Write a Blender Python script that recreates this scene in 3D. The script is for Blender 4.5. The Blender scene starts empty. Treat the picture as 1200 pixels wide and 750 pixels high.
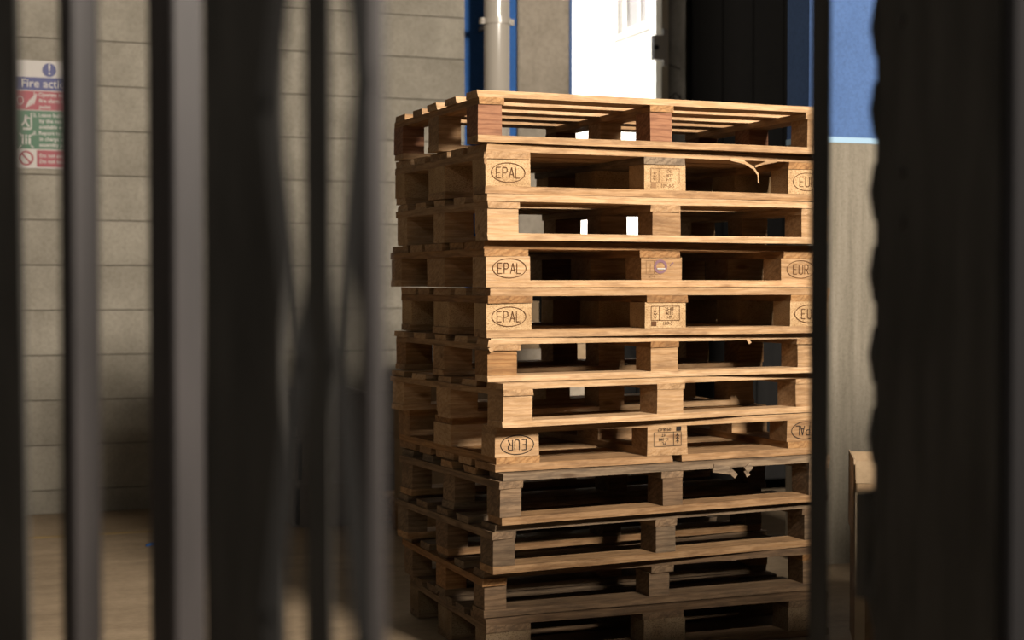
import bpy, math, random
from mathutils import Vector, Matrix
random.seed(7)
S = bpy.context.scene
COL = S.collection
R = math.radians
TH = R(20)                       # the camera looks 20 degrees to the right of the room's depth axis
EYE = 1.17
def room(X, Z):                  # camera-yaw metres (right, ahead) -> room x, y
    return (X * math.cos(TH) + Z * math.sin(TH), -X * math.sin(TH) + Z * math.cos(TH))

# ---------------------------------------------------------------- camera
cd = bpy.data.cameras.new('camera'); cam = bpy.data.objects.new('camera', cd); COL.objects.link(cam)
cam.location = (0, 0, EYE)
cam.rotation_euler = (R(90 - 1.43), 0, -TH)
cd.sensor_width = 36; cd.lens = 54.06; cd.clip_start = 0.05
cd.dof.use_dof = True; cd.dof.focus_distance = 4.75; cd.dof.aperture_fstop = 2.8
S.camera = cam
# ---------------------------------------------------------------- world, sun, window light, exposure
w = bpy.data.worlds.new('sky'); S.world = w; w.use_nodes = True
wn = w.node_tree.nodes; bgn = wn['Background']
sky = wn.new('ShaderNodeTexSky'); sky.sky_type = 'HOSEK_WILKIE'; sky.turbidity = 4
sky.sun_direction = Vector((-0.7, 0.0, 0.7)).normalized()
w.node_tree.links.new(sky.outputs[0], bgn.inputs[0]); bgn.inputs[1].default_value = .6
sd = bpy.data.lights.new('sun', 'SUN'); sd.energy = 13; sd.angle = R(1); sd.color = (1, .95, .88)
so = bpy.data.objects.new('sun', sd); COL.objects.link(so)
so.rotation_euler = Vector((0.7, 0.0, -0.7)).to_track_quat('-Z', 'Y').to_euler()
# daylight through the high window in the wall behind the camera
WIN = (2.9, -0.6, 3.6)
ad = bpy.data.lights.new('window_daylight', 'AREA'); ad.shape = 'RECTANGLE'; ad.size = 1.1; ad.size_y = 0.8
ad.energy = 930; ad.color = (1, .90, .78)
ao = bpy.data.objects.new('window_daylight', ad); COL.objects.link(ao)
ao.location = (WIN[0], WIN[1] + .03, WIN[2])
ao.rotation_euler = Vector((-.15, 1, -.32)).to_track_quat('-Z', 'Y').to_euler()
S.view_settings.view_transform = 'Standard'; S.view_settings.look = 'None'
S.view_settings.exposure = 0; S.view_settings.gamma = 1; S.view_settings.use_curve_mapping = False

# ---------------------------------------------------------------- materials
def mat(name, col, rough=.7, metal=0, spec=.4):
    m = bpy.data.materials.new(name); m.use_nodes = True
    b = m.node_tree.nodes['Principled BSDF']
    b.inputs['Base Color'].default_value = (*col, 1); b.inputs['Roughness'].default_value = rough
    b.inputs['Metallic'].default_value = metal; b.inputs['Specular IOR Level'].default_value = spec
    return m
def nd(m, t, **k):
    n = m.node_tree.nodes.new(t)
    for a, v in k.items():
        if a in n.inputs.keys(): n.inputs[a].default_value = v
        else: setattr(n, a, v)
    return n
def lk(m, a, b): m.node_tree.links.new(a, b)
def ramp(m, src, stops):
    r = nd(m, 'ShaderNodeValToRGB'); lk(m, src, r.inputs[0]); e = r.color_ramp.elements
    while len(e) < len(stops): e.new(.5)
    for i, (p, c) in enumerate(stops): e[i].position = p; e[i].color = (*c, 1) if len(c) == 3 else c
    return r.outputs[0]
def mixc(m, mode, fac, a, b):
    n = nd(m, 'ShaderNodeMix', data_type='RGBA', blend_type=mode)
    if isinstance(fac, (int, float)): n.inputs[0].default_value = fac
    else: lk(m, fac, n.inputs[0])
    lk(m, a, n.inputs[6])
    if isinstance(b, tuple): n.inputs[7].default_value = (*b, 1)
    else: lk(m, b, n.inputs[7])
    return n.outputs[2]
def coords(m, scale, rand=True):
    t = nd(m, 'ShaderNodeTexCoord'); out = t.outputs['Object']
    if rand:
        oi = nd(m, 'ShaderNodeObjectInfo')
        vm = nd(m, 'ShaderNodeVectorMath', operation='SCALE'); vm.inputs[0].default_value = (7.3, 3.1, 5.7)
        lk(m, oi.outputs['Random'], vm.inputs[3])
        va = nd(m, 'ShaderNodeVectorMath', operation='ADD'); lk(m, out, va.inputs[0]); lk(m, vm.outputs[0], va.inputs[1])
        out = va.outputs[0]
    mp = nd(m, 'ShaderNodeMapping'); mp.inputs['Scale'].default_value = scale; lk(m, out, mp.inputs[0])
    return mp.outputs[0]
def bump(m, src, strength, dist=.002):
    b = nd(m, 'ShaderNodeBump', Strength=strength, Distance=dist); lk(m, src, b.inputs['Height'])
    lk(m, b.outputs[0], m.node_tree.nodes['Principled BSDF'].inputs['Normal'])
K = .64
def dim(*cs, k=K): return [tuple(x * k for x in c) for c in cs]
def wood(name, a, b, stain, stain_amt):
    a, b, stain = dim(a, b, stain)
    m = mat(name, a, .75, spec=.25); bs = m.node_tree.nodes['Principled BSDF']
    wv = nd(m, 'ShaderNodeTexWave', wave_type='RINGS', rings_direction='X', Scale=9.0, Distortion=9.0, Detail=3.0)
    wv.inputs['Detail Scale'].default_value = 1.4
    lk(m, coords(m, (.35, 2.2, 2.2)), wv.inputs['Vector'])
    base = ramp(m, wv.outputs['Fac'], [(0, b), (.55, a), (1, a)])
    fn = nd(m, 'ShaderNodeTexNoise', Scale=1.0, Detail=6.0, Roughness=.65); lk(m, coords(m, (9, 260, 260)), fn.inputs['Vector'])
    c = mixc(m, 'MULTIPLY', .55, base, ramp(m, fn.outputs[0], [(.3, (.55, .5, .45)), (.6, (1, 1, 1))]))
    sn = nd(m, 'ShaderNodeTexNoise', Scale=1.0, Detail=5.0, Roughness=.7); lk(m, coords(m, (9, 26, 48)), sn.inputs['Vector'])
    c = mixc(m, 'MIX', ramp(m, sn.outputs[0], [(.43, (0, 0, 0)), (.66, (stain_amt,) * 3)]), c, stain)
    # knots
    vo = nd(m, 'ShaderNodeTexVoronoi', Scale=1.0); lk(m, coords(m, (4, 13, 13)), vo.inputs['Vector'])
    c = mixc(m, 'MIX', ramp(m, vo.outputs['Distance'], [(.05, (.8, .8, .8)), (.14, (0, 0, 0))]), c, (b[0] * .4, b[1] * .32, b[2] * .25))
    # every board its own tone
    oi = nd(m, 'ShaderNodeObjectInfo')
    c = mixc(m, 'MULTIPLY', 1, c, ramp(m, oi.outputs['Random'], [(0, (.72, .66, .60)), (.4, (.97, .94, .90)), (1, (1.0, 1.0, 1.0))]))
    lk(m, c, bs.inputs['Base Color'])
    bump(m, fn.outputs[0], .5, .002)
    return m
W_FRESH = wood('pine_pale', (.71, .475, .27), (.61, .385, .195), (.36, .215, .105), .75)
W_TAN = wood('pine_tan', (.58, .37, .195), (.48, .285, .135), (.25, .14, .066), .8)
W_ORANGE = wood('pine_orange', (.52, .29, .12), (.38, .19, .07), (.2, .11, .05), .6)
W_DARK = wood('pine_dark', (.33, .22, .13), (.235, .15, .085), (.12, .08, .05), .8)  # darker pine, used on the four lowest pallets
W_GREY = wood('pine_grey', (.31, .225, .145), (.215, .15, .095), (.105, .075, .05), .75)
W_RED = wood('hardwood_red', (.40, .19, .10), (.28, .12, .06), (.14, .06, .035), .6)
def chip(name, a, b):
    a, b = dim(a, b)
    m = mat(name, a, .85, spec=.2); bs = m.node_tree.nodes['Principled BSDF']
    vo = nd(m, 'ShaderNodeTexVoronoi', Scale=1.0, feature='F1'); lk(m, coords(m, (260, 260, 420)), vo.inputs['Vector'])
    nz = nd(m, 'ShaderNodeTexNoise', Scale=1.0, Detail=4.0); lk(m, coords(m, (190, 190, 330)), nz.inputs['Vector'])
    c = mixc(m, 'MIX', .5, ramp(m, vo.outputs['Color'], [(.1, b), (.45, a)]), ramp(m, nz.outputs[0], [(.36, b), (.52, a)]))
    sn = nd(m, 'ShaderNodeTexNoise', Scale=14.0, Detail=5.0); lk(m, coords(m, (1, 1, 1)), sn.inputs['Vector'])
    c = mixc(m, 'MULTIPLY', .6, c, ramp(m, sn.outputs[0], [(.35, (.6, .52, .42)), (.6, (1, 1, 1))]))
    lk(m, c, bs.inputs['Base Color']); bump(m, vo.outputs['Distance'], .5, .0015)
    return m
CHIP = chip('chipboard', (.66, .445, .24), (.34, .20, .09)); CHIP_DARK = chip('chipboard_dark', (.38, .27, .16), (.13, .085, .05))  # the second, darker chipboard is for the lowest pallet
INK = mat('burnt_brand', (.085, .04, .018), .9, spec=.1); INK_BLACK = mat('black_ink', (.018, .014, .012), .8, spec=.1)
INK_BLUE = mat('violet_ink', (.15, .085, .10), .9, spec=.1); STEEL = mat('galvanised_steel', (.6, .58, .54), .4, .9)
INK_FAINT = mat('faint_ink', (.21, .12, .06), .9, spec=.1)
def concrete(name, a, b, sc=(3, 3, 3), fine=60, bstr=.3, k=K):
    a, b = dim(a, b, k=k)
    m = mat(name, a, .85, spec=.25); bs = m.node_tree.nodes['Principled BSDF']
    n1 = nd(m, 'ShaderNodeTexNoise', Scale=1.0, Detail=7.0, Roughness=.65); lk(m, coords(m, sc), n1.inputs['Vector'])
    n2 = nd(m, 'ShaderNodeTexNoise', Scale=fine, Detail=5.0, Roughness=.7); lk(m, coords(m, (1, 1, 1)), n2.inputs['Vector'])
    c = ramp(m, n1.outputs[0], [(.3, b), (.62, a)])
    c = mixc(m, 'MULTIPLY', .5, c, ramp(m, n2.outputs[0], [(.3, (.62, .6, .56)), (.58, (1, 1, 1))]))
    lk(m, c, bs.inputs['Base Color']); bump(m, n2.outputs[0], bstr, .003)
    return m
M_WALL = concrete('painted_concrete_plank', (.44, .40, .325), (.30, .27, .215))
M_JOINT = concrete('joint_mortar', (.16, .13, .10), (.09, .075, .055))
M_PIER = concrete('rendered_concrete', (.45, .39, .31), (.27, .23, .175), (2.5, 2.5, 1.6), 40)
M_ROOM = concrete('grey_wall', (.10, .09, .08), (.07, .065, .055))
M_CEIL = concrete('dark_soffit', (.07, .063, .055), (.05, .045, .04))
M_FLOOR = concrete('worn_concrete_floor', (.47, .355, .235), (.30, .22, .14), (1.2, 5, 1), 26, .5)
M_FLOOR.node_tree.nodes['Principled BSDF'].inputs['Roughness'].default_value = .6
M_BASE = concrete('scratched_grey_paint', (.34, .30, .235), (.235, .205, .155), (24, 24, 1.3), 90)
M_BLUE = concrete('blue_paint', (.105, .20, .45), (.085, .165, .38), (4, 4, 2), 70, .2)
M_YELLOW = concrete('worn_yellow_paint', (.52, .36, .14), (.36, .26, .15), (9, 9, 1), 60)
M_BLUE_DEEP = concrete('deep_blue_paint', (.045, .17, .52), (.036, .14, .43), (3, 3, 2), 50, .15)
M_STRIPE = mat('pale_blue_tape', (.28, .42, .55), .5); M_CREAM = mat('cream_paint', (.5, .44, .33), .55)
M_BLACKDOOR = concrete('black_door_paint', (.006, .0055, .005), (.004, .0038, .0035), (3, 3, 1), 40, .2)
M_BLACKDOOR.node_tree.nodes['Principled BSDF'].inputs['Specular IOR Level'].default_value = .08
M_DIMWALL = concrete('dark_stained_render', (.22, .20, .17), (.10, .088, .072), (7, 7, 3), 40)
M_PIPE = mat('grey_pipe', (.36, .325, .275), .22, spec=.7); M_WHITE = concrete('white_render', (.85, .84, .81), (.80, .79, .76), k=1)
M_GLASS = mat('outside_glass', (.30, .29, .29), .15); M_FRAME = mat('white_window_frame', (.8, .78, .75), .5)
M_CLEAR = mat('clear_glass', (.9, .95, .95), .02)
def gate_paint(name, a, rough=.6, sp=.3):
    m = mat(name, a, rough, .0, spec=sp); n = nd(m, 'ShaderNodeTexNoise', Scale=1.0, Detail=5.0); lk(m, coords(m, (30, 30, 5)), n.inputs['Vector'])
    lk(m, ramp(m, n.outputs[0], [(.3, tuple(x * .75 for x in a)), (.7, tuple(x * 1.2 for x in a))]), m.node_tree.nodes['Principled BSDF'].inputs['Base Color'])
    return m
M_GATE = gate_paint('dusty_dark_steel', (.0225, .0193, .019)); M_GATE_BLACK = gate_paint('black_steel', (.034, .032, .029), .9, .08)
M_STRAP = gate_paint('oiled_black_steel', (.013, .0125, .012), .9, .05); M_POST_SHADE = mat('post_front_shade', (.011, .0105, .011), .9, spec=.05)
def cardboard(name, a, b):
    m = concrete(name, a, b, (3, 3, 9), 35, .12); return m
M_CARD = cardboard('cardboard', (.50, .36, .22), (.42, .295, .175)); M_CARD_PALE = cardboard('pale_cardboard', (.62, .53, .42), (.54, .45, .35))
M_CARD_DARK = cardboard('brown_cardboard', (.40, .27, .155), (.32, .21, .115)); M_TAPE = mat('buff_tape', (.40, .32, .21), .35)
M_BIN = gate_paint('black_bin_paint', (.010, .0095, .009), .8, .2); M_FILL_TUBE = mat('fill_tube_glow', (.9, .9, .85), .4); M_FILL_TUBE.node_tree.nodes['Principled BSDF'].inputs['Emission Color'].default_value = (1, .95, .86, 1); M_FILL_TUBE.node_tree.nodes['Principled BSDF'].inputs['Emission Strength'].default_value = 4  # the glowing tube belongs to the added fill batten
M_CRATE = mat('grey_plastic', (.20, .185, .18), .45); M_PRINT_RED = mat('red_print', (.40, .03, .03), .7)
SIGN = {k: mat('sign_' + k, c, .45) for k, c in dict(white=(.38, .35, .32), blue=(.007, .011, .11), red=(.22, .008, .02), green=(.008, .08, .026)).items()}

# ---------------------------------------------------------------- mesh helpers
def link(name, me, m, parent=None, loc=(0, 0, 0), rot=(0, 0, 0)):
    o = bpy.data.objects.new(name, me); COL.objects.link(o); o.location = loc; o.rotation_euler = rot
    if m is not None:
        if not me.materials: me.materials.append(m)
        if me.materials[0] is not m:
            o.material_slots[0].link = 'OBJECT'; o.material_slots[0].material = m
    if parent: o.parent = parent
    return o
def mesh(name, v, f, smooth=False):
    me = bpy.data.meshes.new(name); me.from_pydata(v, [], f); me.update()
    if smooth:
        for p in me.polygons: p.use_smooth = True
    return me
class MB:                         # collects simple solids into one mesh
    def __init__(s): s.v = []; s.f = []
    def box(s, x0, x1, y0, y1, z0, z1):
        n = len(s.v); s.v += [(x, y, z) for z in (z0, z1) for y in (y0, y1) for x in (x0, x1)]
        s.f += [tuple(n + i for i in q) for q in ((0, 2, 3, 1), (4, 5, 7, 6), (0, 1, 5, 4), (2, 6, 7, 3), (0, 4, 6, 2), (1, 3, 7, 5))]
        return s
    def cbox(s, x0, x1, y0, y1, z0, z1, c):     # vertical edges chamfered
        pts = [(x0 + c, y0), (x1 - c, y0), (x1, y0 + c), (x1, y1 - c), (x1 - c, y1), (x0 + c, y1), (x0, y1 - c), (x0, y0 + c)]
        return s.prism(pts, z0, z1)
    def prism(s, pts, z0, z1):
        n = len(s.v); k = len(pts)
        s.v += [(x, y, z0) for x, y in pts] + [(x, y, z1) for x, y in pts]
        s.f += [(n + i, n + (i + 1) % k, n + k + (i + 1) % k, n + k + i) for i in range(k)]
        s.f += [tuple(n + i for i in reversed(range(k))), tuple(n + k + i for i in range(k))]
        return s
    def cyl(s, p, q, r0, r1=None, k=16):
        r1 = r0 if r1 is None else r1; p = Vector(p); q = Vector(q); d = (q - p).normalized()
        a = d.orthogonal().normalized(); b = d.cross(a); n = len(s.v)
        for c, r in ((p, r0), (q, r1)):
            for i in range(k):
                t = 2 * math.pi * i / k; s.v.append(tuple(c + a * r * math.cos(t) + b * r * math.sin(t)))
        s.f += [(n + i, n + (i + 1) % k, n + k + (i + 1) % k, n + k + i) for i in range(k)]
        s.f += [tuple(n + i for i in reversed(range(k))), tuple(n + k + i for i in range(k))]
        return s
    def bar(s, p, q, w, t):       # flat bar from p to q, width w across, thickness t along y
        p = Vector(p); q = Vector(q); d = (q - p).normalized(); y = Vector((0, 1, 0)); a = d.cross(y).normalized(); y = a.cross(d); n = len(s.v)
        for c in (p, q):
            for i, j in ((-1, -1), (1, -1), (1, 1), (-1, 1)): s.v.append(tuple(c + a * i * w / 2 + y * j * t / 2))
        s.f += [(n, n + 3, n + 2, n + 1), (n + 4, n + 5, n + 6, n + 7)] + [(n + i, n + (i + 1) % 4, n + 4 + (i + 1) % 4, n + 4 + i) for i in range(4)]
        return s
    def ring(s, cx, cz, rx, rz, wd, y0, y1, k=36):   # flat elliptical ring in xz
        n = len(s.v)
        for i in range(k):
            t = 2 * math.pi * i / k; c, sn = math.cos(t), math.sin(t)
            for y in (y0, y1):
                s.v += [(cx + rx * c, y, cz + rz * sn), (cx + (rx - wd) * c, y, cz + (rz - wd) * sn)]
        for i in range(k):
            a = n + 4 * i; b = n + 4 * ((i + 1) % k)
            s.f += [(a, a + 1, b + 1, b), (a + 2, b + 2, b + 3, a + 3), (a, b, b + 2, a + 2), (a + 1, a + 3, b + 3, b + 1)]
        return s
    def mesh(s, name, smooth=False): return mesh(name, s.v, s.f, smooth)
    def put(s, name, m, parent=None, loc=(0, 0, 0), rot=(0, 0, 0), smooth=False): return link(name, s.mesh(name, smooth), m, parent, loc, rot)
def empty(name, loc=(0, 0, 0), rot=(0, 0, 0), parent=None):
    o = bpy.data.objects.new(name, None); COL.objects.link(o); o.location = loc; o.rotation_euler = rot; o.empty_display_size = .1
    if parent: o.parent = parent
    return o
def tag(o, label, cat, group=None):
    o['label'] = label; o['category'] = cat
    if group: o['group'] = group
    return o
def struct(o, label=None):
    o['kind'] = 'structure'
    if label: o['label'] = label
    return o
def text_mesh(body, size, sx=1.0, off=0.0, align='CENTER'):
    cu = bpy.data.curves.new('lettering', 'FONT'); cu.body = body; cu.size = size; cu.offset = off; cu.extrude = .0003
    cu.align_x = align; cu.align_y = 'CENTER'; cu.resolution_u = 2
    ob = bpy.data.objects.new('lettering', cu); me = bpy.data.meshes.new_from_object(ob); bpy.data.objects.remove(ob)
    me.transform(Matrix.Scale(sx, 4, (1, 0, 0))); me.transform(Matrix.Rotation(R(90), 4, 'X'))   # readable from -y
    return me
def text(name, body, size, m, parent, loc, sx=1.0, off=0.0, align='CENTER'):
    return link(name, text_mesh(body, size, sx, off, align), m, parent, loc)

# ---------------------------------------------------------------- the room
RX0, RX1, RY0, RY1, RH = -1.6, 6.2, -.6, 8.04, 5.5
struct(MB().box(RX0 - .3, RX1 + .3, RY0 - .3, RY1 + .35, -.2, 0).put('floor', M_FLOOR))
struct(MB().box(RX0 - .3, RX1 + .3, RY0 - .3, RY1 + .35, RH, RH + .2).put('ceiling', M_CEIL))
struct(MB().box(RX0 - .3, RX0, RY0, RY1 + .3, 0, RH).put('wall_left', M_ROOM))
struct(MB().box(RX1, RX1 + .3, RY0, RY1 + .3, 0, RH).put('wall_right', M_ROOM))
wx0, wx1, wz0, wz1 = WIN[0] - .6, WIN[0] + .6, WIN[2] - .45, WIN[2] + .45
struct(MB().box(RX0, wx0, RY0 - .3, RY0, 0, RH).box(wx1, RX1, RY0 - .3, RY0, 0, RH).box(wx0, wx1, RY0 - .3, RY0, 0, wz0).box(wx0, wx1, RY0 - .3, RY0, wz1, RH).put('wall_front', M_ROOM))
fill_lamp = tag(empty('added_fill_batten', (-.9, .2, 3.0)), 'added fill batten, unseen, hanging behind the camera on the left', 'fill_lamp')  # added fill light, lifts the blacks on the gate steel's left faces
MB().cbox(-.04, .04, -.6, .6, .03, .09, .008).put('housing', M_CREAM, fill_lamp); MB().cyl((0, -.57, 0), (0, .57, 0), .013, k=12).put('fill_tube', M_FILL_TUBE, fill_lamp)
for yy in (-.58, .58): MB().box(-.015, .015, yy - .012, yy + .012, -.018, .03).put('fill_lamp_holder', M_CREAM, fill_lamp)
for yy in (-.4, .4): MB().cyl((0, yy, .09), (0, yy, RH - 3.0), .004, k=8).put('suspension_rod', M_PIPE, fill_lamp)
ld = bpy.data.lights.new('fill_light', 'AREA'); ld.shape = 'RECTANGLE'; ld.size = .03; ld.size_y = 1.1; ld.energy = 20; ld.color = (1, .95, .86)
lo = bpy.data.objects.new('fill_light', ld); COL.objects.link(lo); lo.parent = fill_lamp; lo.location = (0, 0, -.025); lo.rotation_euler = (0, R(-35), 0)
wf = struct(MB().box(wx0, wx0 + .05, RY0 - .2, RY0 - .1, wz0, wz1).box(wx1 - .05, wx1, RY0 - .2, RY0 - .1, wz0, wz1).box(wx0 + .05, wx1 - .05, RY0 - .2, RY0 - .1, wz0, wz0 + .05).box(wx0 + .05, wx1 - .05, RY0 - .2, RY0 - .1, wz1 - .05, wz1).put('window_1', M_FRAME))
MB().box(wx0 + .05, wx1 - .05, RY0 - .16, RY0 - .15, wz0 + .05, wz1 - .05).put('pane', M_CLEAR, wf)
# unseen wall added to shade the stack's foot and pillar base, stepped up at right
struct(MB().box(1.95, 2.98, 2.42, 2.57, 0, 1.52).box(2.98, RX1, 2.42, 2.57, 0, 2.0).put('wall_shade_caster', M_ROOM))
# back wall of long concrete planks
PX1 = 2.651
wb = struct(MB().box(RX0, PX1 - .004, RY1 + .012, RY1 + .3, 0, RH).put('wall_back', M_JOINT))
z = .12; zs = [(0.0, .12)]
while z < RH: zs.append((z, min(z + .2265, RH))); z += .2265
pm = {}
for i, (a, b) in enumerate(zs):
    k = round(b - a, 4)
    if k not in pm: pm[k] = MB().cbox(RX0, PX1, 0, .02, .0025, k - .0025, .003).mesh('plank')
    link('plank', pm[k], M_WALL, wb, (0, RY1 + random.uniform(-.0015, .0015), a))
struct(MB().box(PX1, 2.985, RY1 + .03, RY1 + .3, 0, RH).put('trim_1', M_BLUE_DEEP), 'deep blue painted strip behind the grey downpipe')
struct(MB().cbox(2.962, 3.272, RY1, RY1 + .3, 0, RH, .008).put('wall_pier', M_PIER), 'bare rendered concrete pier beside the bright doorway')
struct(MB().box(3.272, 3.29, RY1 + .005, RY1 + .28, 0, 3.4).put('trim_2', M_BLUE), 'thin blue door frame edge')
struct(MB().box(3.272, 3.87, RY1 + .02, RY1 + .3, 3.4, RH).put('wall_lintel', M_PIER))
struct(MB().box(3.826, 3.87, RY1 - .03, RY1 + .05, 0, 3.4).put('trim_3', M_CREAM), 'cream door frame post right of the bright doorway')
struct(MB().box(3.87, 4.3, RY1 + .02, RY1 + .08, 0, RH).box(4.3, RX1, RY1 + .02, RY1 + .3, 0, RH).put('wall_back_right', M_DIMWALL))
# scrawl marks on the dark wall strip
g = empty('scrawl', (3.94, RY1 + .018, 0)); g.parent = None
mb = MB()
for (x0, z0, x1, z1) in ((-.04, 2.42, .03, 2.40), (-.05, 2.22, .0, 2.26), (0, 2.26, .05, 2.21), (-.05, 2.17, .05, 2.20), (-.02, 2.10, -.01, 2.24), (.02, 2.12, .03, 2.25)):
    mb.bar((x0, 0, z0), (x1, 0, z1), .008, .002)
bpy.data.objects.remove(g)
o = mb.put('scrawled_mark', INK_BLACK, None, (3.94, RY1 + .019, 0)); o.parent = bpy.data.objects['wall_back_right']
# black sliding door
dd = struct(empty('door_1', (4.0, RY1 - .07, 0)), 'black sliding door to the right of the bright doorway')
for i in range(6): MB().cbox(.002 + i * .2, .198 + i * .2, 0, .05, .03, 3.3, .006).put('board', M_BLACKDOOR, dd)
MB().box(0, 1.2, .05, .065, .03, 3.3).put('door_back', M_BLACKDOOR, dd)
MB().box(-.3, 1.5, .02, .085, 3.3, 3.38).put('door_track', M_BLACKDOOR, dd)
# latch keep on the frame
lt = tag(empty('latch_keep', (3.80, RY1 - .06, 2.5)), 'grey steel latch bracket on the cream door post', 'latch')
MB().box(-.045, .02, -.02, .02, -.07, .07).put('bracket', M_PIPE, lt); MB().box(.02, .045, -.012, .012, -.10, .11).put('back_plate', M_PIPE, lt)
MB().cyl((-.03, -.024, 0), (-.03, -.018, 0), .015, k=12).put('bolt_hole', M_GATE_BLACK, lt)
# downpipe
PY = RY1 - .24; PXC = 2.752
dp = tag(empty('downpipe', (PXC, PY, 0)), 'grey vertical downpipe clamped in front of the blue strip', 'pipe')
MB().cyl((0, 0, 0), (0, 0, RH), .069, k=32).put('pipe', M_PIPE, dp, smooth=True)
for hz in (.6, 2.56, 4.5):
    cl = MB().cyl((0, 0, hz - .016), (0, 0, hz + .016), .076, k=32).put('clamp', M_PIPE, dp)
    for sx in (-1, 1):
        MB().box(sx * .073 - .02, sx * .073 + .02, -.018, .018, hz - .016, hz + .016).put('clamp_lug', M_PIPE, cl)
        MB().cyl((sx * .084, -.026, hz), (sx * .084, .022, hz), .006, k=8).put('bolt', M_PIPE, cl)
    MB().box(-.012, .012, .07, .269, hz - .012, hz + .012).put('clamp_arm', M_PIPE, cl)
# blue and grey painted pillar behind the stack
px, py = 3.301, 5.503
pl = struct(empty('wall_pillar', (px, py, 0)), 'square pillar painted blue above and scuffed grey below')
MB().cbox(0, .45, 0, .2, 1.765, RH, .012).put('painted_top', M_BLUE, pl); MB().cbox(-.003, .453, -.003, .203, 1.742, 1.765, .012).put('stripe', M_STRIPE, pl)
MB().cbox(0, .45, 0, .2, 0, 1.742, .012).put('painted_base', M_BASE, pl)

# ---------------------------------------------------------------- outside
struct(MB().box(-4, 4.3, RY1 + .35, 30, -.25, -.05).put('ground_outside', M_WHITE))
fac = tag(empty('white_building', (4.3, RY1 + .4, 0)), 'sunlit white building seen through the bright doorway', 'building')
wy0, wy1, wzb, wzt = .79, 1.27, 2.85, 3.75
MB().box(0, .4, 0, wy0, 0, 6).box(0, .4, wy1, 14, 0, 6).box(0, .4, wy0, wy1, 0, wzb).box(0, .4, wy0, wy1, wzt, 6).put('facade_wall', M_WHITE, fac)
wi = MB().box(.05, .1, wy0, wy0 + .04, wzb, wzt).box(.05, .1, wy1 - .04, wy1, wzb, wzt).box(.05, .1, wy0 + .04, wy1 - .04, wzb, wzb + .05).box(.05, .1, wy0 + .04, wy1 - .04, wzt - .05, wzt).box(.055, .095, wy0 + .225, wy0 + .255, wzb + .05, wzt - .05).box(.058, .092, wy0 + .04, wy1 - .04, wzb + .30, wzb + .325).put('window', M_FRAME, fac)
MB().box(.08, .085, wy0 + .04, wy1 - .04, wzb + .05, wzt - .05).put('pane', M_GLASS, wi)
MB().box(-.02, .05, wy0 - .05, wy1 + .05, wzb - .025, wzb).put('window_sill', M_FRAME, fac)
tag(MB().box(-3, 4.28, 26, 26.4, -.05, 7).put('boundary_wall', M_WHITE), 'far white boundary wall outside the doorway', 'wall')

# ---------------------------------------------------------------- pallets
BC = {}
def board_mesh(L, W, T, var, amp=.0014, seg=4):
    k = (round(L, 4), round(W, 4), round(T, 4), var, amp, seg)
    if k in BC: return BC[k]
    rg = random.Random(hash(k) & 0xffff); v = []; f = []
    for i in range(seg + 1):
        x = -L / 2 + L * i / seg; bow = rg.uniform(-amp, amp)
        for (y, zz) in ((-W / 2, -T / 2), (W / 2, -T / 2), (W / 2, T / 2), (-W / 2, T / 2)):
            v.append((x + (rg.uniform(-1.5, 1.5) * amp if i in (0, seg) else 0), y + rg.uniform(-amp, amp), zz + (rg.uniform(-.6, .6) * amp)))
    for i in range(seg):
        for j in range(4): f.append((4 * i + j, 4 * i + (j + 1) % 4, 4 * i + 4 + (j + 1) % 4, 4 * i + 4 + j))
    n = 4 * seg; f += [(3, 2, 1, 0), (n, n + 1, n + 2, n + 3)]
    BC[k] = mesh('board', v, [tuple(reversed(q)) for q in f]); return BC[k]
GL = {'E': [((0, 0), (0, 1)), ((0, 0), (.5, 0)), ((0, .5), (.42, .5)), ((0, 1), (.5, 1))],
      'P': [((0, 0), (0, 1)), ((0, 1), (.36, 1)), ((.36, 1), (.5, .88)), ((.5, .88), (.5, .6)), ((.5, .6), (.36, .46)), ((.36, .46), (0, .46))],
      'A': [((0, 0), (.28, 1)), ((.28, 1), (.56, 0)), ((.1, .33), (.46, .33))],
      'L': [((0, 0), (0, 1)), ((0, 0), (.48, 0))],
      'U': [((0, 1), (0, .15)), ((0, .15), (.14, 0)), ((.14, 0), (.4, 0)), ((.4, 0), (.54, .15)), ((.54, .15), (.54, 1))],
      'R': [((0, 0), (0, 1)), ((0, 1), (.36, 1)), ((.36, 1), (.5, .88)), ((.5, .88), (.5, .62)), ((.5, .62), (.36, .5)), ((.36, .5), (0, .5)), ((.25, .5), (.54, 0))]}
def brand_mesh(word):
    mb = MB(); mb.ring(0, 0, .056, .030, .0024, -.0004, .0004)
    h = .031; cw = .0208 if len(word) == 4 else .0225; sx = .028; x0 = -((len(word) - 1) * cw + .5 * sx) / 2
    for i, ch in enumerate(word):
        for (a, b) in GL[ch]:
            mb.bar((x0 + i * cw + a[0] * sx, 0, (a[1] - .5) * h), (x0 + i * cw + b[0] * sx, 0, (b[1] - .5) * h), .0026, .0008)
    return mb.mesh('brand_mark')
BRAND = {}
def brand(word, blk, fy, ink, dx=0, dz=0):
    if word not in BRAND: BRAND[word] = brand_mesh(word)
    return link('brand_mark', BRAND[word], ink, blk, (dx, fy - .0012, dz))
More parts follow.
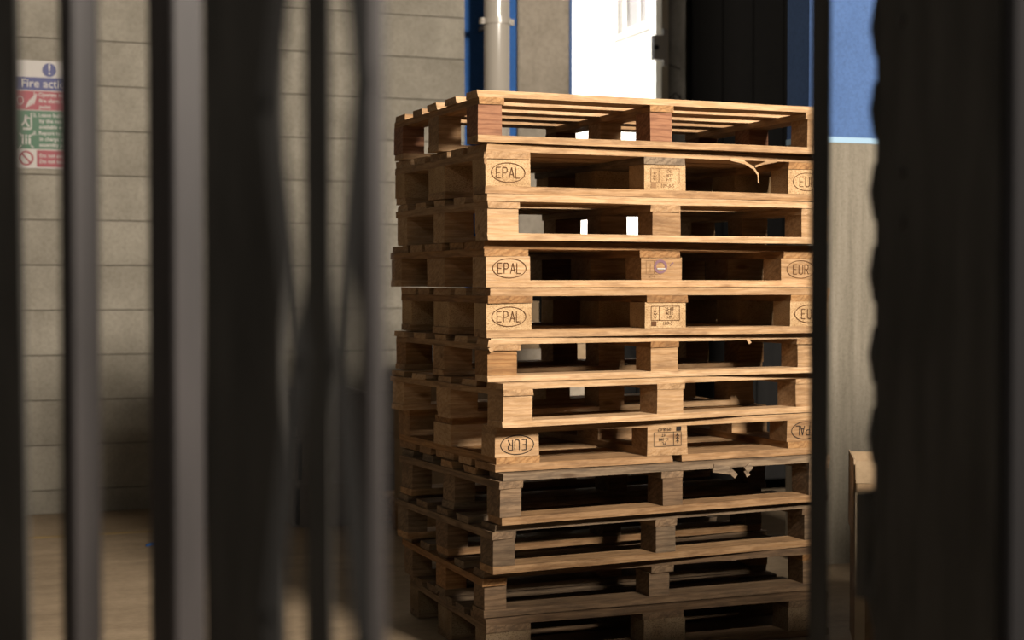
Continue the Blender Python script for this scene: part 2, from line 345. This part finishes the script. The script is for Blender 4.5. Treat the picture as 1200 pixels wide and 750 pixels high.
def code_print(blk, fy, ink, lines, foot, frame=True):
    if frame:
        mb = MB(); t = .0016
        for (a, b) in (((-.05, .028), (.05, .028)), ((-.05, -.016), (.05, -.016)), ((-.05, .028), (-.05, -.016)), ((.05, .028), (.05, -.016)), ((-.022, .028), (-.022, -.016))):
            mb.bar((a[0], 0, a[1]), (b[0], 0, b[1]), t, .0006)
        for k in range(3):       # ear of wheat in the left field
            mb.bar((-.036, 0, -.008 + k * .009), (-.030, 0, -.003 + k * .009), .002, .0006); mb.bar((-.036, 0, -.008 + k * .009), (-.042, 0, -.003 + k * .009), .002, .0006)
        mb.bar((-.036, 0, -.012), (-.036, 0, .02), .0016, .0006)
        mb.put('print_frame', ink, blk, (0, fy - .0012, 0))
    for i, s in enumerate(lines): text('print_line', s, .0135, ink, blk, (.014, fy - .0012, .019 - i * .0132))
    if foot: text('print_line', foot, .0155, ink, blk, (.008, fy - .0012, -.026))
    if foot and frame: MB().box(-.05, -.032, -.0003, .0003, -.033, -.019).put('print_square', ink, blk, (0, fy - .0012, 0))
def splinter(parent, pts, w, m):
    mb = MB()
    for i in range(len(pts) - 1):
        ww = w * (1 - i / len(pts)); mb.bar(pts[i], pts[i + 1], ww, max(.0015, ww * .35))
    return mb.put('splinter', m, parent)
def pallet(X, Zc, ang, top, height, kind, bw, t, deckm, strm, blkm, botm, label, flip=False, group='pallets of the tall stack', name='wooden_pallet', split_front=False, j=1.0):
    """a pallet of deck boards, cross boards, nine blocks and bottom boards; returns root and its parts by role"""
    x, y = room(X, Zc); rz = R(ang) - TH
    root = empty(name, (x, y, top if flip else top - height), (0, math.pi if flip else 0, rz))
    tag(root, label, 'pallet', group)
    bh = height - 3 * t; rn = random.uniform; P = {'deck': [], 'cross': [], 'block': {}, 'bottom': []}
    pick = lambda ms: random.choice(ms)
    yb = (-.4 + .05, 0, .4 - .05); by = (.1, .145, .1) if kind == 'eur' else (.095, .095, .095)
    for i, yy in enumerate(yb):                              # bottom boards
        wd = by[i]
        P['bottom'].append(link('bottom_board', board_mesh(1.2, wd, t, i + random.randint(0, 2)), pick(botm), root, (rn(-.004, .004) * j, yy + rn(-.002, .002), t / 2), (0, 0, R(rn(-.12, .12)))))
    xs = (-.6 + bw / 2, 0, .6 - bw / 2)
    for ix, xx in enumerate(xs):                             # blocks
        for iy, yy in enumerate(yb):
            b = link('block', board_mesh(bw, by[iy], bh, ix + iy, .0007, 1), pick(blkm), root, (xx + rn(-.004, .004) * j, yy + (rn(0, .004) if iy == 0 else 0), t + bh / 2), (0, 0, R(rn(-.6, .6))))
            P['block'][(ix, iy)] = b
    for ix, xx in enumerate(xs):                             # cross boards
        wd = max(bw, .095) if kind == 'eur' else max(bw + .004, .08)
        P['cross'].append(link('cross_board', board_mesh(.8, wd, t, ix), pick(strm), root, (xx + rn(-.005, .005) * j, rn(-.003, .003), t * 1.5 + bh), (0, 0, R(90 + rn(-.2, .2)))))
    ws = (.145, .1, .145, .1, .145) if kind == 'eur' else (.098, .095, .092, .095, .098)
    gap = (.8 - sum(ws)) / 4; yy = -.4
    for i, wd in enumerate(ws):                              # deck boards
        zz = t * 2.5 + bh
        if i == 0 and split_front:
            for (a, b) in ((-.6, -.05), (-.018, .6)):
                P['deck'].append(link('deck_board', board_mesh(b - a, wd, t, 7, .0014), pick(deckm), root, ((a + b) / 2, yy + wd / 2, zz)))
        else:
            P['deck'].append(link('deck_board', board_mesh(1.2, wd, t, i + random.randint(0, 3), .0019, 6), pick(deckm), root, (rn(-.007, .007) * j, yy + wd / 2 + rn(-.003, .003), zz), (0, 0, R(rn(-.15, .15)))))
        yy += wd + gap
    return root, P
F, T_, O_, D_, G_, RD = W_FRESH, W_TAN, W_ORANGE, W_DARK, W_GREY, W_RED
ROWS = [  # camera-yaw x, z of centre, yaw, depth of top below eye
    (.306, 5.104, 22.25, -.5608), (.3106, 5.139, 23.84, -.4067), (.317, 5.126, 23.85, -.2577), (.2985, 5.176, 24.88, -.1196),
    (.3269, 5.159, 22.8, .0206), (.3116, 5.173, 24.5, .1692), (.3069, 5.167, 29.0, .3015), (.3207, 5.206, 25.33, .4344),
    (.3336, 5.183, 25.93, .5733), (.318, 5.204, 25.38, .7288), (.3254, 5.238, 21.71, .8807), (.3429, 5.227, 20.37, 1.0245), (0, 0, 0, EYE)]
SPEC = [
    ('plain', .075, .0205, [F, F, T_], [O_, T_], [T_, RD, RD], [F, T_], 'topmost pallet of the tall stack, open slatted deck and narrow unstamped blocks'),
    ('eur', .145, .022, [F, T_], [O_, T_, G_], [CHIP], [T_, F], 'second pallet from the top, chipboard blocks stamped EPAL, splinter hanging below deck'),
    ('plain', .099, .021, [F], [F, T_], [F, T_], [F], 'third pallet from the top, pale boards and clean unstamped blocks'),
    ('eur', .145, .022, [T_, O_], [O_], [F, T_], [F, T_], 'fourth pallet from the top, EPAL brand and violet ink smudge on middle block'),
    ('eur', .145, .022, [F, F, T_], [O_], [CHIP], [T_], 'fifth pallet from the top, chipboard blocks stamped EPAL with printed code in the middle'),
    ('plain', .097, .018, [F], [O_, T_], [O_, T_], [T_, F], 'sixth pallet from the top, orange-brown unstamped blocks and thin pale boards'),
    ('plain', .099, .018, [F], [T_], [F], [F], 'seventh pallet from the top, twisted out of line, blonde unstamped blocks'),
    ('eur', .145, .022, [F, T_], [O_, T_], [F, T_], [T_, O_], 'upside-down pallet with inverted EUR stamp, eighth from the top'),
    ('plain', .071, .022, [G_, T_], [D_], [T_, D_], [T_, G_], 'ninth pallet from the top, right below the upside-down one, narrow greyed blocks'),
    ('plain', .071, .022, [D_, G_], [D_], [G_, D_], [G_, T_], 'tenth pallet from the top, dark with narrow grey blocks'),
    ('plain', .071, .022, [D_, G_], [D_, O_], [D_, O_], [D_, G_], 'eleventh pallet from the top, dark brown, second from the floor'),
    ('eur', .145, .022, [D_, G_], [D_], [CHIP_DARK], [D_], 'lowest pallet of the tall stack with dark chipboard blocks')]
PAL = []
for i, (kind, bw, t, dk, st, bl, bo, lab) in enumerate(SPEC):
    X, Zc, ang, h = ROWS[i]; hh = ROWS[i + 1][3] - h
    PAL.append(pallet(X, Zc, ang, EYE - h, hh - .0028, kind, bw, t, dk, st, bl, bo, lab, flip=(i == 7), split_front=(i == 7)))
FY = -.05
def blk(i, ix): return PAL[i][1]['block'][(ix, 0)]
for i in (1, 4):
    ink = INK
    brand('EPAL', blk(i, 0), FY, ink); brand('EUR', blk(i, 2), FY, ink)
code_print(blk(1, 1), FY, INK_FAINT, ['DE', '4877', 'HT'], '109-8-5')
code_print(blk(4, 1), FY, INK, ['25-88', '4032', 'HT'], '109-3')
brand('EPAL', blk(3, 0), FY, INK, .004); brand('EUR', blk(3, 2), FY, INK, .004)
b = blk(3, 1)
MB().bar((-.055, 0, .026), (-.055, 0, -.016), .0014, .0006).bar((-.055, 0, -.016), (.0, 0, -.016), .0014, .0006).bar((-.026, 0, .026), (-.026, 0, -.016), .0014, .0006).bar((-.055, 0, .026), (.0, 0, .026), .0014, .0006).bar((-.04, 0, .018), (-.04, 0, -.01), .002, .0006).put('print_frame', INK_FAINT, b, (0, FY - .0012, 0))
text('print_line', '1094-', .012, INK_FAINT, b, (-.035, FY - .0012, -.024))
MB().ring(-.004, .007, .024, .022, .0085, -.0004, .0004, 28).put('ink_smudge', INK_BLUE, b, (0, FY - .0012, 0))
MB().box(-.017, .012, -.0015, .0015, -.0015, .0025).put('staple', STEEL, b, (0, FY - .002, 0))
MB().bar((.03, 0, .01), (.042, 0, .02), .004, .0006).put('pencil_tick', INK_BLUE, b, (0, FY - .0012, 0))
brand('EUR', blk(7, 2), FY, INK_BLACK); brand('EPAL', blk(7, 0), FY, INK_BLACK)
code_print(blk(7, 1), FY, INK_BLACK, ['PL', '12-088', 'HT'], '109-8-07')
d = PAL[1][1]['deck'][0]
splinter(d, [(.235, -.074, -.008), (.285, -.078, -.018), (.318, -.080, -.035), (.335, -.08, -.055), (.337, -.08, -.082)], .011, F)
splinter(d, [(.41, -.074, -.008), (.36, -.077, -.018), (.325, -.078, -.030)], .009, T_)
splinter(d, [(-.60, -.07, -.015), (-.606, -.075, -.035), (-.603, -.072, -.05)], .012, F)
d = PAL[8][1]['deck'][0]
splinter(d, [(.14, -.049, -.010), (.20, -.053, -.020), (.225, -.053, -.040)], .026, G_); splinter(d, [(.285, -.05, -.008), (.262, -.053, -.024), (.272, -.053, -.042)], .022, G_)
d = PAL[5][1]['deck'][0]
splinter(d, [(-.598, -.05, .004), (-.604, -.054, -.018), (-.597, -.054, -.03)], .016, F); splinter(d, [(.3, -.05, -.004), (.31, -.054, -.02)], .01, F)

# ---------------------------------------------------------------- cartons by the back wall
r_, _ = pallet(0, 0, 20, .134, .134, 'eur', .145, .022, [T_, F], [T_], [T_], [T_], 'floor pallet carrying cartons against the concrete plank wall', group=None)
r_.location = (2.55, 6.95, 0); r_.rotation_euler = (0, 0, 0)
def carton(name, x0, x1, y0, y1, z0, z1, m, label, rot=0, marks=None):
    w_, d_, h_ = x1 - x0, y1 - y0, z1 - z0
    c = tag(empty(name, ((x0 + x1) / 2, (y0 + y1) / 2, z0), (0, 0, R(rot))), label, 'carton', 'cartons by the back wall')
    MB().cbox(-w_ / 2, w_ / 2, -d_ / 2, d_ / 2, 0, h_ - .006, .004).put('carton_body', m, c)
    for s in (-1, 1): MB().box(-w_ / 2, w_ / 2, min(s * .002, s * d_ / 2), max(s * .002, s * d_ / 2), h_ - .006, h_).put('flap', m, c)
    MB().box(-w_ / 2 - .001, w_ / 2 + .001, -.025, .025, h_ - .0005, h_ + .0008).box(-w_ / 2 - .0012, -w_ / 2 - .0002, -.025, .025, h_ - .07, h_).put('packing_tape', M_TAPE, c)
    fy = -d_ / 2 - .0008
    if marks == 'umbrella':
        mb = MB(); k = 10; cx, cz = .06, h_ * .45; n = len(mb.v)
        pts = [(cx + .03 * math.cos(math.pi * i / k), cz + .028 * math.sin(math.pi * i / k)) for i in range(k + 1)]
        for y in (-.0003, .0003): mb.v += [(p[0], y, p[1]) for p in pts]
        mb.f += [tuple(range(k + 1)), tuple(range(2 * k + 1, k, -1))]
        mb.box(cx - .002, cx + .002, -.0003, .0003, cz - .03, cz).box(cx, cx + .014, -.0003, .0003, cz - .034, cz - .030)
        for (a, b2) in (((-.04, -.045), (.04, -.045)), ((-.04, .04), (.04, .04)), ((-.04, -.045), (-.04, .04)), ((.04, -.045), (.04, .04))):
            mb.bar((cx + a[0], 0, cz + a[1]), (cx + b2[0], 0, cz + b2[1]), .003, .0006)
        mb.put('umbrella_symbol', INK_BLACK, c, (0, fy, 0))
    if marks == 'red': MB().ring(0, h_ * .45, .05, .04, .014, -.0004, .0004).box(-.004, .004, -.0004, .0004, h_ * .45 - .03, h_ * .45 + .03).put('red_symbol', M_PRINT_RED, c, (0, fy, 0))
    return c
carton('carton', 1.96, 2.205, 6.62, 7.02, .135, .43, M_CARD, 'tan carton at the bottom left of the carton pile')
carton('carton', 1.96, 2.205, 6.62, 7.02, .431, .72, M_CARD_DARK, 'brown carton at the top left of the carton pile', 1)
carton('carton', 2.215, 2.56, 6.62, 7.02, .135, .47, M_CARD, 'tan carton below the umbrella-marked carton')
carton('carton', 2.215, 2.56, 6.62, 7.02, .471, .86, M_CARD_PALE, 'pale carton printed with an umbrella symbol', 0, 'umbrella')
carton('carton', 2.225, 2.55, 6.63, 7.01, .861, 1.08, M_CARD, 'highest tan carton in the pile behind the stack', -1)
carton('carton', 2.572, 2.92, 6.62, 7.02, .135, .45, M_CARD_DARK, 'brown carton at the bottom right of the carton pile')
carton('carton', 2.572, 2.92, 6.62, 7.02, .451, .72, M_CARD_PALE, 'pale carton printed with a red symbol', 0, 'red')
carton('carton', 2.60, 2.88, 6.64, 6.97, .721, .88, M_CARD, 'small tan carton on top of the red-marked carton', 3)
for i, (zz, sh, lab) in enumerate(((0, 0, 'lowest grey plastic crate left of the cartons'), (.212, .012, 'middle grey plastic crate left of the cartons'), (.424, -.014, 'top grey plastic crate left of the cartons'))):
    c = tag(empty('plastic_crate', (1.71 + sh, 7.45, zz)), lab, 'crate', 'grey crates by the carton pile')
    MB().cbox(-.19, .19, -.26, .26, .0, .012, .03).put('crate_base', M_CRATE, c)
    for s in (-1, 1):
        MB().box(s * .19 - .006, s * .19 + .006, -.235, .235, .012, .19).put('side_wall', M_CRATE, c); MB().box(-.165, .165, s * .26 - .006, s * .26 + .006, .012, .19).put('end_wall', M_CRATE, c)
    MB().cbox(-.2, .2, -.27, -.25, .19, .21, .006).cbox(-.2, .2, .25, .27, .19, .21, .006).box(-.2, -.18, -.25, .25, .19, .21).box(.18, .2, -.25, .25, .19, .21).put('rim', M_CRATE, c)
sk = tag(empty('steel_bin', (3.85, 7.69, 0)), 'dark steel bin standing in front of the doorway behind the stack', 'bin')
bx0, bx1, by0, by1, bt = -.95, .8, -.25, .25, 1.37
MB().box(bx0, bx1, by0, by0 + .012, .1, bt - .04).put('front_panel', M_BIN, sk); MB().box(bx0, bx1, by1 - .012, by1, .1, bt - .04).put('back_panel', M_BIN, sk)
for xx in (bx0, bx1 - .012): MB().box(xx, xx + .012, by0 + .012, by1 - .012, .1, bt - .04).put('side_panel', M_BIN, sk)
MB().box(bx0, bx1, by0, by1, .085, .1).put('bin_floor', M_BIN, sk)
MB().box(bx0 - .02, bx1 + .02, by0 - .02, by0 + .02, bt - .04, bt).box(bx0 - .02, bx1 + .02, by1 - .02, by1 + .02, bt - .04, bt).box(bx0 - .02, bx0 + .02, by0 + .02, by1 - .02, bt - .04, bt).box(bx1 - .02, bx1 + .02, by0 + .02, by1 - .02, bt - .04, bt).put('rim', M_BIN, sk)
for k in range(5): MB().box(bx0 + .15 + k * .36, bx0 + .19 + k * .36, by0 - .015, by0, .1, bt - .04).put('rib', M_BIN, sk)
for xx in (bx0 + .1, bx1 - .22):
    MB().box(xx, xx + .12, by0, by1, 0, .085).put('skid', M_BIN, sk)
# tall carton standing right of the stack
x, y = room(1.302, 4.98)
c = tag(empty('tall_carton', (x, y, 0), (0, 0, R(-9) - TH)), 'tall brown carton standing on the floor right of the pallet stack', 'carton')
MB().cbox(-.19, .19, -.15, .15, 0, .53, .004).put('carton_body', M_CARD_DARK, c)
MB().box(-.19, .19, -.152, -.146, .531, .60).put('flap', M_CARD, c); MB().box(-.19, .19, .146, .152, .531, .60).put('flap', M_CARD, c)
MB().box(-.196, -.191, -.13, .15, .36, .605).put('flap', M_CARD, c)
MB().box(-.192, -.16, -.1515, -.1502, 0, .5).put('packing_tape', M_TAPE, c)

x, y = room(-1.59, 6.78)
tag(MB().bar((-.03, 0, .003), (.0, .01, .007), .012, .006).bar((.0, .01, .007), (.035, -.006, .003), .012, .006).put('plastic_offcut', M_BLUE_DEEP, None, (x, y, .001), (0, 0, .2)), 'small scrap of blue plastic strapping lying on the bare floor', 'scrap')
fl = MB().box(RX0, 1.6, 7.30, 7.345, .0002, .0012).put('floor_line', M_YELLOW); struct(fl, 'faint worn yellow line painted on the floor before the plank wall')
# ---------------------------------------------------------------- fire action sign on the back wall
SX, SZ, SW, SH = .289, 1.735, .376, .535
sg = tag(empty('fire_action_sign', (SX + SW / 2, RY1 - .004, SZ)), 'fire action notice in blue, red and green on the concrete plank wall', 'sign')
MB().cbox(-SW / 2, SW / 2, -.004, .004, 0, SH, .002).put('sign_board', SIGN['white'], sg)
def panel(nm, x0, x1, z0, z1, k, y=-.005): return MB().box(x0, x1, y - .0008, y + .0008, z0, z1).put(nm, SIGN[k], sg)
hw = SW / 2 - .006
panel('blue_band', -hw, hw, .388, .452, 'blue'); panel('red_band', -hw, hw, .290, .383, 'red')
panel('green_band', -hw, hw, .096, .286, 'green'); panel('red_band', -.075, hw, .008, .090, 'red')
def stx(s, size, x, z, k='white', al='LEFT', y=-.0065): text('lettering', s, size, SIGN[k], sg, (x, y, z), 1.0, .0006, al)
mb = MB(); mb.cyl((0, -.0045, .49), (0, -.0058, .49), .034, k=32); mb.put('exclamation_disc', SIGN['blue'], sg, (-.012, 0, 0))
stx('!', .075, -.012, .492, 'white', 'CENTER'); stx('Fire action', .058, -.150, .420)
for i, s in enumerate(('1. Operate nearest', '    fire alarm call', '    point')): stx(s, .0265, -.092, .366 - i * .030)
for i, s in enumerate(('2. Leave building', '    by the nearest', '    available exit')): stx(s, .0265, -.092, .264 - i * .029)
for i, s in enumerate(('3. Report to person', '    in charge at the', '    assembly point')): stx(s, .0265, -.092, .175 - i * .029)
for i, s in enumerate(('Do not stop to collect', 'Do not take risks')): stx(s, .0255, -.062, .063 - i * .029)
MB().ring(-.127, .049, .037, .037, .009, -.0066, -.0056, 32).bar((-.150, -.0061, .072), (-.104, -.0061, .026), .009, .001).put('prohibition_symbol', SIGN['red'], sg)
mb = MB()
for k in range(4): mb.bar((-.125 + k * .012, -.0063, .300 + k * .006), (-.105 + k * .010, -.0063, .340 + k * .010), .007, .001)
mb.ring(-.155, .335, .018, .022, .004, -.0068, -.0058, 20).put('flame_symbol', SIGN['white'], sg)
MB().box(-.142, -.104, -.0068, -.0058, .190, .200).bar((-.125, -.0063, .262), (-.130, -.0063, .232), .014, .001).bar((-.130, -.0063, .232), (-.112, -.0063, .205), .009, .001).bar((-.130, -.0063, .232), (-.148, -.0063, .212), .009, .001).bar((-.128, -.0063, .255), (-.106, -.0063, .245), .007, .001).bar((-.1, -.0063, .195), (-.1, -.0063, .275), .006, .001).put('running_symbol', SIGN['white'], sg)
mb = MB()
for k in (-1, 0, 1): mb.bar((-.126 + k * .017, -.0063, .118), (-.126 + k * .017, -.0063, .150), .010, .001); mb.cyl((-.126 + k * .017, -.0058, .160), (-.126 + k * .017, -.0068, .160), .006, k=10)
for sx in (-1, 1):
    for sz in (-1, 1): mb.bar((-.126 + sx * .036, -.0063, .137 + sz * .036), (-.126 + sx * .024, -.0063, .137 + sz * .024), .006, .001)
mb.put('assembly_symbol', SIGN['white'], sg)

# ---------------------------------------------------------------- steel gates close to the camera
def picket(parent, X, Z, w, d, yaw, m, nm='picket', z0=.06, z1=2.6, lean=0):
    """hollow-section picket whose near left-hand edge stands at X, Z; w = face, d = side"""
    x, y = room(X, Z); c = min(.0025, w * .2, d * .2)
    o = MB().cbox(0, w, 0, d, z0 - EYE, z1 - EYE, c).put(nm, m, parent, (x, y, EYE), (0, lean, R(yaw) - TH))
    return o
def rail(parent, pts, zz, m, nm):
    mb = MB()
    for (a, b2) in zip(pts[:-1], pts[1:]):
        ax, ay = room(*a); bx, by = room(*b2); mb.bar((ax, ay, zz), (bx, by, zz), .05, .03)
    return mb.put(nm, m, parent)
g1 = tag(empty('steel_gate', (0, 0, 0)), 'dark steel picket gate leaf at the far left edge, blurred', 'gate')
picket(g1, -.478, 1.5, .006, .07, 70, M_GATE_BLACK, lean=R(-1.0)); picket(g1, -.443, 1.55, .031, .032, 40, M_GATE); picket(g1, -.352, 1.6, .036, .058, 40, M_GATE)
for zz, nm in ((.06, 'bottom_rail'), (2.6, 'top_rail')): rail(g1, [(-.52, 1.52), (-.43, 1.57), (-.34, 1.62)], zz, M_GATE, nm)
g2 = tag(empty('folding_gate', (0, 0, 0)), 'folded steel lattice gate just left of the pallet stack, strongly blurred', 'gate')
picket(g2, -.2255, 1.5, .008, .092, 65, M_GATE_BLACK); picket(g2, -.1535, 1.3, .004, .026, 65, M_GATE_BLACK); picket(g2, -.102, 1.1, .0165, .0165, 40, M_GATE)
def px3(pxx, pyy, Z): X = (pxx - 600) / 1802 * Z; x, y = room(X, Z); return (x, y, EYE - (pyy - 330) / 1802 * Z)
za, zc = 1.02, .98
left = [(318 if k % 2 else 350, 120 + 300 * (k - 7), za) for k in range(0, 13)]
right = [(426 if k % 2 else 399, 425 + 330 * (k - 8), zc) for k in range(0, 13)]
for nodes in (left, right):
    for (a, b2) in zip(nodes[:-1], nodes[1:]):
        p, q = px3(*a), px3(*b2)
        MB().bar(p, q, .013, .003).put('lattice_strap', M_STRAP, g2)
        MB().cyl((q[0] - .003, q[1] - .008, q[2]), (q[0] + .002, q[1] + .005, q[2]), .004, k=10).put('rivet', M_STRAP, g2)
for zz, nm in ((.06, 'bottom_rail'), (2.6, 'top_rail')): rail(g2, [(-.28, 1.52), (-.155, 1.31), (-.095, 1.11)], zz, M_GATE_BLACK, nm)
g3 = tag(empty('gate_bar', (0, 0, 0)), 'thin black upright steel bar crossing the right end of the stack', 'gate')
picket(g3, .4225, 2.05, .006, .027, 60, M_GATE_BLACK, 'upright'); rail(g3, [(.40, 2.05), (.50, 1.95)], .06, M_GATE_BLACK, 'foot_rail'); rail(g3, [(.40, 2.05), (.50, 1.95)], 2.6, M_GATE_BLACK, 'head_rail')
hx, hy = room(.521, 1.681)
gp = tag(empty('gate_post', (hx, hy, 0), (0, 0, 0)), 'broad black steel gate post along the right edge with knuckled rear edge', 'post')
MB().cbox(0, .2, -.012, .225, 0, 2.7, .004).put('post_body', M_GATE_BLACK, gp); MB().cbox(.004, .196, -.03, -.012, .05, 2.65, .006).put('front_shade_plate', M_POST_SHADE, gp)  # front plate added to darken the post's lit face
for k in range(26): MB().cyl((.0, .222, .045 + k * .1), (.0, .222, .08 + k * .1), .002, .0075, k=14).cyl((.0, .222, .08 + k * .1), (.0, .222, .115 + k * .1), .0075, .002, k=14).put('hinge_knuckle', M_GATE_BLACK, gp)
MB().cbox(-.004, .03, .2355, .262, EYE - .395, EYE - .262, .004).put('lock_case', M_GATE_BLACK, gp)
for zz in (1.48, 1.30, 1.24): MB().cyl((-.003, .165, zz), (.001, .165, zz), .006, k=10).put('bolt', M_GATE, gp)
